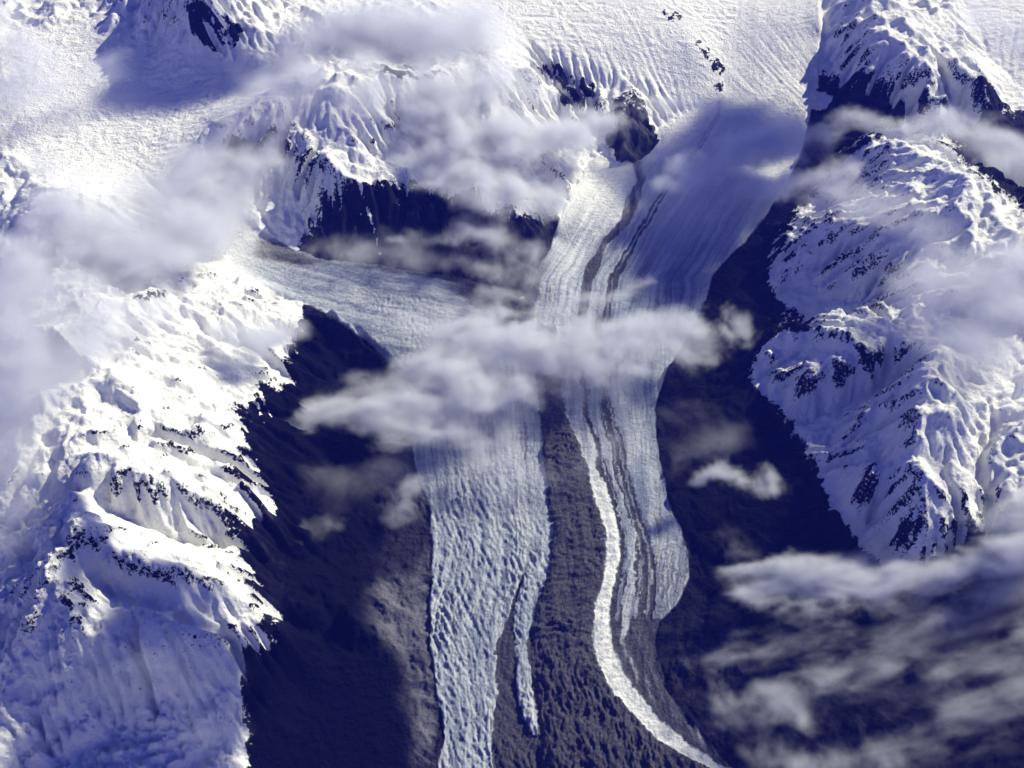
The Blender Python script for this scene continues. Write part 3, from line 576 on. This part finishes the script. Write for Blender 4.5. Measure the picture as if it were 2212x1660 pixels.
# ------------------------------------------------------------------ clouds: one volume each, grown from a line of puffs
def cloud_material(name, dens, col, ani=.0):
    m = bpy.data.materials.new(name); m.use_nodes = True; nt = m.node_tree
    nt.nodes.remove(nt.nodes['Principled BSDF'])
    v = nt.nodes.new('ShaderNodeVolumePrincipled'); v.inputs['Color'].default_value = (*col, 1); v.inputs['Density'].default_value = dens
    v.inputs['Anisotropy'].default_value = ani
    nt.links.new(v.outputs[0], nt.nodes['Material Output'].inputs['Volume'])
    return m
def cloud_nodes(pts, lo, hi, res, seed, stretch, warp, wisp, squash, mat, rot=0.0):
    """a node tree that fills a volume around the given puffs (x, y, z scaled by squash, radius)"""
    g = bpy.data.node_groups.new('cloud_growth', 'GeometryNodeTree')
    g.interface.new_socket('Geometry', in_out='INPUT', socket_type='NodeSocketGeometry'); g.interface.new_socket('Geometry', in_out='OUTPUT', socket_type='NodeSocketGeometry')
    go = g.nodes.new('NodeGroupOutput'); L = g.links.new
    def V(op, a, b=None, s=None):
        n = g.nodes.new('ShaderNodeVectorMath'); n.operation = op
        for i, q in enumerate((a, b)):
            if q is None: continue
            if isinstance(q, tuple): n.inputs[i].default_value = q
            else: L(q, n.inputs[i])
        if s is not None: n.inputs['Scale'].default_value = s
        return n
    def Mt(op, a, b):
        n = g.nodes.new('ShaderNodeMath'); n.operation = op
        for i, q in enumerate((a, b)):
            if isinstance(q, (int, float)): n.inputs[i].default_value = q
            else: L(q, n.inputs[i])
        return n.outputs[0]
    index = g.nodes.new('GeometryNodeInputIndex').outputs[0]
    def switch(dt, vals):
        n = g.nodes.new('GeometryNodeIndexSwitch'); n.data_type = dt
        while len(n.index_switch_items) < len(vals): n.index_switch_items.new()
        L(index, n.inputs[0])
        for i, v in enumerate(vals): n.inputs[i+1].default_value = v
        return n.outputs[0]
    P_ = g.nodes.new('GeometryNodePoints'); P_.inputs['Count'].default_value = len(pts)
    L(switch('VECTOR', [tuple(float(c) for c in p[:3]) for p in pts]), P_.inputs['Position']); L(switch('FLOAT', [float(p[3]) for p in pts]), P_.inputs['Radius'])
    cloudpts = P_.outputs[0]
    pos = g.nodes.new('GeometryNodeInputPosition').outputs[0]
    vr = g.nodes.new('ShaderNodeVectorRotate'); vr.rotation_type = 'Z_AXIS'; L(pos, vr.inputs['Vector']); vr.inputs['Angle'].default_value = -rot
    sp = V('MULTIPLY', V('ADD', vr.outputs[0], seed).outputs[0], stretch).outputs[0]
    nw = g.nodes.new('ShaderNodeTexNoise'); nw.inputs['Scale'].default_value = .22; nw.inputs['Detail'].default_value = 3; L(sp, nw.inputs['Vector'])
    off = V('SCALE', V('SUBTRACT', nw.outputs['Color'], (.5, .5, .5)).outputs[0], s=warp).outputs[0]
    wp = V('MULTIPLY', V('ADD', pos, off).outputs[0], (1.0, 1.0, squash)).outputs[0]
    sn = g.nodes.new('GeometryNodeSampleNearest'); sn.domain = 'POINT'; L(cloudpts, sn.inputs['Geometry']); L(wp, sn.inputs['Sample Position'])
    def samp(dt, src):
        s = g.nodes.new('GeometryNodeSampleIndex'); s.data_type = dt; s.domain = 'POINT'
        L(cloudpts, s.inputs['Geometry']); L(src, s.inputs['Value']); L(sn.outputs[0], s.inputs['Index']); return s.outputs[0]
    pp = samp('FLOAT_VECTOR', g.nodes.new('GeometryNodeInputPosition').outputs[0])
    rr = samp('FLOAT', g.nodes.new('GeometryNodeInputRadius').outputs[0])
    d = V('DISTANCE', wp, pp).outputs['Value']
    f = Mt('SUBTRACT', 1.0, Mt('DIVIDE', d, rr))
    v2 = V('ADD', sp, V('SCALE', off, s=.35).outputs[0]).outputs[0]
    n1 = g.nodes.new('ShaderNodeTexNoise'); n1.inputs['Scale'].default_value = .17; n1.inputs['Detail'].default_value = 9; n1.inputs['Roughness'].default_value = .66; n1.inputs['Distortion'].default_value = .35
    L(v2, n1.inputs['Vector'])
    e = Mt('MULTIPLY', Mt('SUBTRACT', n1.outputs[0], .50), 3.2*wisp)
    q = Mt('ADD', Mt('MULTIPLY', f, 1.15), Mt('ADD', e, .05))
    q = Mt('MINIMUM', q, Mt('MULTIPLY', Mt('ADD', f, .40), 1.2))
    q = Mt('MAXIMUM', q, 0.0); q = Mt('MINIMUM', q, 1.3)
    q = Mt('POWER', q, 1.7)
    vc = g.nodes.new('GeometryNodeVolumeCube'); L(q, vc.inputs['Density'])
    vc.inputs['Min'].default_value = lo; vc.inputs['Max'].default_value = hi
    for i, k in enumerate(('Resolution X', 'Resolution Y', 'Resolution Z')): vc.inputs[k].default_value = res[i]
    sm = g.nodes.new('GeometryNodeSetMaterial'); L(vc.outputs[0], sm.inputs['Geometry']); sm.inputs['Material'].default_value = mat
    L(sm.outputs[0], go.inputs[0])
    return g
CM = {}
NCL = 0
DK = 2.1
def cloud(label, puffs, dens=.6, squash=2.4, stretch=(1, 1, 1.3), warp=5.0, wisp=1.0, vox=.25, tone=(.90, .92, 1.0), group=None, rot=0.0, rk=1.5):
    """puffs: (survey x, survey y, height, radius); neighbours in the list are joined unless the radius is negative (starts a new strand)"""
    global NCL
    NCL += 1
    rngc = np.random.default_rng(100+NCL)
    pts = []; prev = None
    for p in puffs:
        x, y = ground(p[0], p[1], p[2]); r = abs(p[3])*rk; cur = np.array([float(x), float(y), p[2], r])
        if prev is not None and p[3] > 0:
            n = max(1, int(np.linalg.norm((cur-prev)[:3])/.8))
            for k in range(1, n): pts.append(prev+(cur-prev)*k/n)
        pts.append(cur); prev = cur
    pts = np.array(pts)
    c = np.array([(pts[:,0].min()+pts[:,0].max())/2, (pts[:,1].min()+pts[:,1].max())/2, pts[:,2].mean()])
    loc = pts[:,:3]-c
    key = (round(dens, 3), tone)
    if key not in CM: CM[key] = cloud_material('cloud_vapour', dens*DK, tone)
    ext = pts[:,3:4]*1.45*np.array([1, 1, 1/squash])
    lo = (loc-ext).min(0)-warp*.25; hi = (loc+ext).max(0)+warp*.25
    res = [int(max(8, (hi[i]-lo[i])/(vox if i < 2 else vox*.9))) for i in range(3)]
    sp = np.c_[loc*np.array([1, 1, squash]), pts[:,3]]
    g = cloud_nodes(sp, tuple(map(float, lo)), tuple(map(float, hi)), res, tuple(float(v) for v in rngc.uniform(-50, 50, 3)), stretch, warp, wisp, float(squash), CM[key], radians(rot))
    vd = bpy.data.volumes.new('cloud'); vd.materials.append(CM[key])
    o = bpy.data.objects.new('cloud', vd); COL.objects.link(o); o.location = c
    md = o.modifiers.new('growth', 'NODES'); md.node_group = g
    o['label'] = label; o['category'] = 'cloud'; o['group'] = group or 'clouds drifting over the glacier and peaks'
    return o
ST = (.75, 1.25, 1.5)
cloud('long white cloud lying right across the main glacier, its east end over the dark valley',
  [(930,800,9,3.6),(1040,765,9,4.2),(1180,765,9,3.8),(1330,750,9,3.4),(1460,735,9,3.2),(1590,705,9,1.9),(990,855,8.6,-3.2),(1100,830,8.6,2.6),(1040,700,8.8,-2.2),(960,735,9,2.6)], dens=.5, wisp=1.35)
cloud('white cloud bank over the dark valley just west of the glacier, below the long cloud',
  [(605,925,8.6,1.4),(680,895,8.6,2.4),(780,885,8.6,2.8),(880,905,8.4,3.0),(950,935,8,2.4),(1040,965,7.4,1.6)], dens=.5, wisp=1.35, stretch=ST)
cloud('thin pale wisp crossing the striped ice above the long cloud', [(1090,690,8.6,1.0),(1200,668,8.6,1.2),(1310,640,8.6,1.3),(1410,603,8.6,.9)], dens=.5, stretch=ST)
cloud('big billowing cloud hanging in front of the dark cliff in the upper middle',
  [(880,250,19,3.2),(960,300,17.6,4.2),(1060,300,16.8,4.4),(1170,300,14.8,3.8),(1290,265,13.4,2.8),(960,370,16.6,-3.2),(1080,405,14.6,3.4),(1180,450,11.4,2.6),(900,330,17.4,-3.2),(990,260,18,3.6),(930,220,20,-2.8),(1030,215,19,3)], dens=.55, wisp=1.15)
cloud('broad thin cloud sheet over the snowfield near the top middle', [(640,100,22,4.5),(740,70,22,6),(880,70,22,7),(1020,70,21,5),(640,200,22,-4),(760,150,22.4,5)], dens=.26, wisp=.7, vox=.5)
cloud('soft cloud spilling over the western crest beside the small dark summit',
  [(90,460,21,3),(200,505,20.6,4.8),(300,540,20,5.4),(390,510,19,4.8),(470,430,17.6,4.2),(560,340,18,3.6),(620,240,20,3),(300,600,18.4,-3.4),(60,560,20,-4)], dens=.42, wisp=.8)
cloud('small smooth cloud resting above the lit slope at the west snow edge', [(485,725,15.4,1.9),(550,735,15.2,2.6),(605,722,15,2.0)], dens=.45, wisp=.6)
cloud('thin veil along the far west edge beside the crest', [(20,640,21,4.5),(70,740,21,5.5),(50,900,20.5,4.4),(200,700,21,4)], dens=.2, wisp=.9, vox=.6)
cloud('pale cloud drifting over the shaded upper glacier below the icefall',
  [(1450,400,12,2.0),(1540,370,12,3.0),(1620,330,12,3.0),(1700,290,12.4,2.2),(1640,400,12,-2.6),(1740,400,13,2.6),(1830,370,14.5,2.2)], dens=.36, wisp=1.1)
cloud('wispy cloud tangled over the dark valley between the domed mountain and the rounded shoulder',
  [(1720,330,13,1.8),(1830,260,13.2,2.0),(1930,280,13.5,1.8),(2060,270,14,2.8),(2190,320,15,3),(2180,430,15,2.4)], dens=.20, wisp=1.4)
cloud('soft white cloud covering the upper slopes at the right edge', [(1960,620,18.6,2.6),(2060,600,20,4),(2160,620,20.6,4.2),(2240,560,21,4)], dens=.30, wisp=.9, vox=.45)
cloud('thin veil over the right-edge snow below the white cloud', [(2130,760,20,3.4),(2200,870,19.6,3.8),(2120,870,19,2.4)], dens=.08, wisp=.9, vox=.55)
cloud('brightest cloud streak running right beneath the tip of the twin-spurred ridge',
  [(1580,1270,7.6,1.1),(1680,1262,7.8,1.9),(1800,1268,8,2.1),(1920,1262,8.4,1.9),(2030,1240,9.4,2.2),(2130,1190,10.8,2.4),(2230,1130,13,2.8)], dens=.65, wisp=1.8, stretch=(.6, 1.3, 1.5), rot=8)
SL = (.85, 2.2, 2.0)
lo = 'streaky low clouds over the dark lowland'
cloud('grey streak of cloud over the lowland, first below the brightest streak', [(1560,1420,6.6,.9),(1660,1405,6.8,1.3),(1760,1375,7,1.3),(1850,1360,7.2,.9)], dens=.10, wisp=2.1, stretch=SL, rot=12, rk=1.55, group=lo)
cloud('long diagonal cloud streak rising to the right edge in the middle of the lowland', [(1710,1500,6.6,1.2),(1820,1455,6.8,1.9),(1930,1410,7,2.0),(2010,1350,7.6,1.7),(2110,1300,8.6,1.8),(2220,1260,10,2)], dens=.11, wisp=2.1, stretch=SL, rot=12, rk=1.55, group=lo)
cloud('broad faint cloud in the bottom right corner', [(1880,1600,6.6,1.6),(1990,1570,6.8,2.2),(2110,1530,7,2.6),(2230,1490,7.4,2.8)], dens=.08, wisp=2.1, stretch=SL, rot=12, rk=1.55, group=lo)
cloud('tufted cloud with an upright peak just right of the curving ice ribbon', [(1535,1450,6.4,.8),(1550,1500,6.4,1.6),(1640,1520,6.4,1.9),(1740,1550,6.4,1.6)], dens=.24, wisp=1.6, group=lo)
cloud('faint shredded cloud between the diagonal streak and the right edge', [(2010,1450,7,1.4),(2110,1420,7.4,1.8),(2230,1380,8,1.9)], dens=.09, wisp=2.1, stretch=SL, rot=12, rk=1.55, group=lo)
cloud('lowest faint shred of cloud along the bottom edge', [(1650,1620,5.6,1.4),(1760,1640,5.8,1.6),(1900,1660,6,1.6)], dens=.18, wisp=1.5, group=lo)
cloud('two small white tufts over the dark valley east of the glacier', [(1500,1030,7.6,.8),(1560,1022,7.8,1.4),(1620,1040,7.8,1.0),(1665,1035,7.8,1.2)], dens=.36, wisp=2.0)
cloud('tiny faint puff low in the dark east valley', [(1560,1170,7,.9),(1610,1200,7,1.1)], dens=.14, wisp=1.5)
cloud('small upright puff above the pale till beside the glacier', [(870,1100,5.6,1.2),(890,1055,6,1.5)], dens=.32, wisp=1.8)
cloud('small faint wisp deep in the dark west valley', [(650,1160,7,1.0),(700,1140,7.2,1.4)], dens=.14, wisp=2.0)
cloud('thin mist trailing over the moraine band below the long cloud', [(1120,900,6.6,2.0),(1090,1000,6.2,2.4),(1220,1040,6,1.8),(1330,960,6.4,1.4)], dens=.10, wisp=1.2)
cloud('torn dark-backed wisps along the foot of the central cliff', [(860,520,12.6,1.4),(950,500,13,2.0),(1060,500,12.4,2.2),(1120,560,11,1.8)], dens=.22, wisp=1.5)
cloud('dim cloud over the shaded slope near the lower left corner', [(300,1430,17,2.6),(400,1480,16.4,3.0),(440,1570,15.4,2.6)], dens=.035, wisp=1.5, vox=.5)
cloud('faint patch of cloud over the icefield in front of the top left peak', [(240,140,21.5,2.5),(60,200,21.5,3.5)], dens=.10, wisp=1.0, vox=.55)
cloud('thin cloud trailing over the ice above the rock nose', [(1330,225,14,1.6),(1430,235,14,1.8),(1530,225,13.6,1.6)], dens=.26, wisp=1.1)
def upsun(px_, py_, zg, h, r):  # finds the puff position whose shadow falls on the given ground spot
    x, y = ground(px_, py_, zg); k = (h-zg)/math.tan(radians(SUN_EL)); x = float(x)+k*math.cos(radians(SUN_AZ)); y = float(y)+k*math.sin(radians(SUN_AZ))
    a, b = survey(x, y, h); return (float(a), float(b), h, r)
veil = 'thin veils of mist over the snow'
cloud('wide pale veil hiding the snow between the top left peak and the bright massif', [(560,150,20.6,3),(560,240,20,3.5),(480,300,19,3.5),(400,340,18.6,3.5),(330,400,18,3.5),(520,400,17.4,3.2)], dens=.13, wisp=.8, vox=.45, group=veil)
cloud('pale mist over the crevassed snowfield at the far top left corner', [(-20,30,21.6,4),(60,120,21.2,3.4),(120,200,20.4,2.6)], dens=.10, wisp=.9, vox=.5, group=veil)
cloud('soft mist over the lit slope below the small dark western summit', [(120,620,21.5,3.4),(230,640,20.4,3.4),(330,690,19.6,2.8),(200,760,21,2.8)], dens=.12, wisp=.9, vox=.45, group=veil)
cloud('mist along the left edge beside the middle of the west range', [(-20,980,19.4,3.4),(60,1040,19.6,2.8),(20,1150,19,2.4)], dens=.12, wisp=.9, vox=.45, group=veil)
cloud('grey mist clinging to the lower right corner of the central cliff', [(1000,560,10.4,1.8),(1090,590,9,2.0),(1150,530,9.6,1.8),(1130,640,7.6,1.8),(1040,640,8,1.6)], dens=.20, wisp=1.1, group=veil)
cloud('faint mist lying on the shaded upper glacier beside the icefall foot', [(1560,230,12,2),(1660,250,12,2.2),(1740,300,12.4,2)], dens=.12, wisp=1.0, group=veil)
cloud('bluish veil above the top right corner snowfield', [(2100,20,18.6,3),(2200,90,18,3.4)], dens=.08, wisp=.9, vox=.5, group=veil)
cloud('pale veil over the upper part of the twin-spurred ridge', [(2000,700,19.6,2.4),(2090,740,19.8,3),(2180,720,20,3.2)], dens=.07, wisp=1.0, vox=.4, group=veil)
cloud('dark ragged clouds filling the deep valley at the upper right edge', [(2050,290,12.6,2),(2130,330,12.8,2.6),(2200,400,13,2.8),(2230,330,13,2.6)], dens=.10, wisp=1.4, vox=.35)
cloud('misty patch spreading over the pale ice where the side glacier joins the main one', [(930,850,7.4,2.6),(1010,900,7,2.8),(1060,860,7.2,2.6)], dens=.16, wisp=1.0)
cloud('broad faint veil spreading around the long cloud over the middle of the glacier', [(880,700,10,3.5),(1000,720,9.6,5),(1000,860,8.4,4),(850,860,9,3.5),(1180,800,9,3.5),(1350,800,8.6,3)], dens=.07, wisp=1.0, vox=.4, group=veil)
cloud('milky veil over the snow massif between the top cloud sheet and the billowing cloud', [(780,200,22.6,4),(900,190,21.6,4.5),(1030,150,20,4),(1130,190,18,3.4)], dens=.12, wisp=.9, vox=.45, group=veil)
cloud('low veil in front of the left half of the dark cliff', [(690,540,12,1.8),(800,545,11.6,2.4),(930,560,11,2.6)], dens=.10, wisp=1.2, vox=.35, group=veil)
cloud('very high unseen cloud added to shade the bottom left slopes', [upsun(80,1600,9,80,2.6), upsun(260,1570,9,80,3.4), upsun(400,1560,8,80,3.4), upsun(460,1620,5,80,3), upsun(250,1660,7,80,-3.6)], dens=.9, squash=2.0, warp=4, wisp=1.0, vox=.6)  # outside the frame, put in to darken the lower left snow
cloud('very high ragged unseen cloud added to shade the back of the west range', [upsun(20,1140,17,80,1.8), upsun(70,1290,16,80,2.2), upsun(30,1420,14,80,2.4)], dens=.8, squash=2.0, warp=6, wisp=1.6, vox=.5)  # added above the frame only to throw shade patches on this flank
cloud('thin mist tangled over the dark slope between the long cloud and the twin-spurred ridge', [(1480,880,8.4,1.6),(1560,930,8.4,2.2),(1480,980,8,1.8)], dens=.03, wisp=2.0, group=veil)
cloud('blue mist drifting across the west valley under the cloud bank', [(620,1000,8,1.6),(720,1040,8,2.4),(820,1020,7.6,2)], dens=.03, wisp=2.0, group=veil)
cloud('ragged veil crossing the rounded eastern shoulder', [(1800,420,16.4,2),(1900,450,17.8,2.8),(2010,500,19.4,2.8)], dens=.10, wisp=1.4, group=veil)
cloud('pale veil covering the west crest above the left edge cloud', [(90,380,20.6,3),(180,420,20.6,3.6),(330,440,19.4,3.6),(430,360,18.8,3)], dens=.12, wisp=1.0, vox=.45, group=veil)
cloud('high unseen cloud beyond the top edge, added to shade the top left snowfield', [upsun(270,190,18,42,3), upsun(380,185,18,42,4), upsun(500,180,18,42,3)], dens=.5, squash=2.0, warp=3, wisp=.5, vox=.6)  # extra shadow caster above the frame for the snowfield's dark patch
cloud('high unseen cloud bank off to the east, placed to shade the upper glacier', [upsun(1700,300,8,46,3.5), upsun(1560,300,8,46,5), upsun(1450,380,7.4,46,5.5), upsun(1560,440,7,46,6.5), upsun(1450,520,6.5,46,5), upsun(1480,600,6,46,5)],
  dens=.6, squash=2.0, warp=3, wisp=.5, vox=.6)  # unseen bank, positioned so that its shadow covers the upper ice
print('clouds', NCL, round(time.time()-T0, 1))

# ------------------------------------------------------------------ the air: a thin blue haze over everything
def haze():
    me = bpy.data.meshes.new('haze'); x0, x1, y0, y1, z0, z1 = -420, 420, -60, 460, -2.0, 101.5
    v = [(x, y, z) for z in (z0, z1) for y in (y0, y1) for x in (x0, x1)]
    me.from_pydata(v, [], [(0,2,3,1),(4,5,7,6),(0,1,5,4),(2,6,7,3),(0,4,6,2),(1,3,7,5)])
    m = bpy.data.materials.new('blue_air'); m.use_nodes = True; nt = m.node_tree; nt.nodes.remove(nt.nodes['Principled BSDF'])
    p = nt.nodes.new('ShaderNodeVolumePrincipled'); p.inputs['Density'].default_value = .00066; p.inputs['Color'].default_value = (.06, .09, 1, 1); p.inputs['Anisotropy'].default_value = 0
    nt.links.new(p.outputs[0], nt.nodes['Material Output'].inputs['Volume']); me.materials.append(m)
    o = bpy.data.objects.new('haze', me); COL.objects.link(o); o['kind'] = 'stuff'
haze()
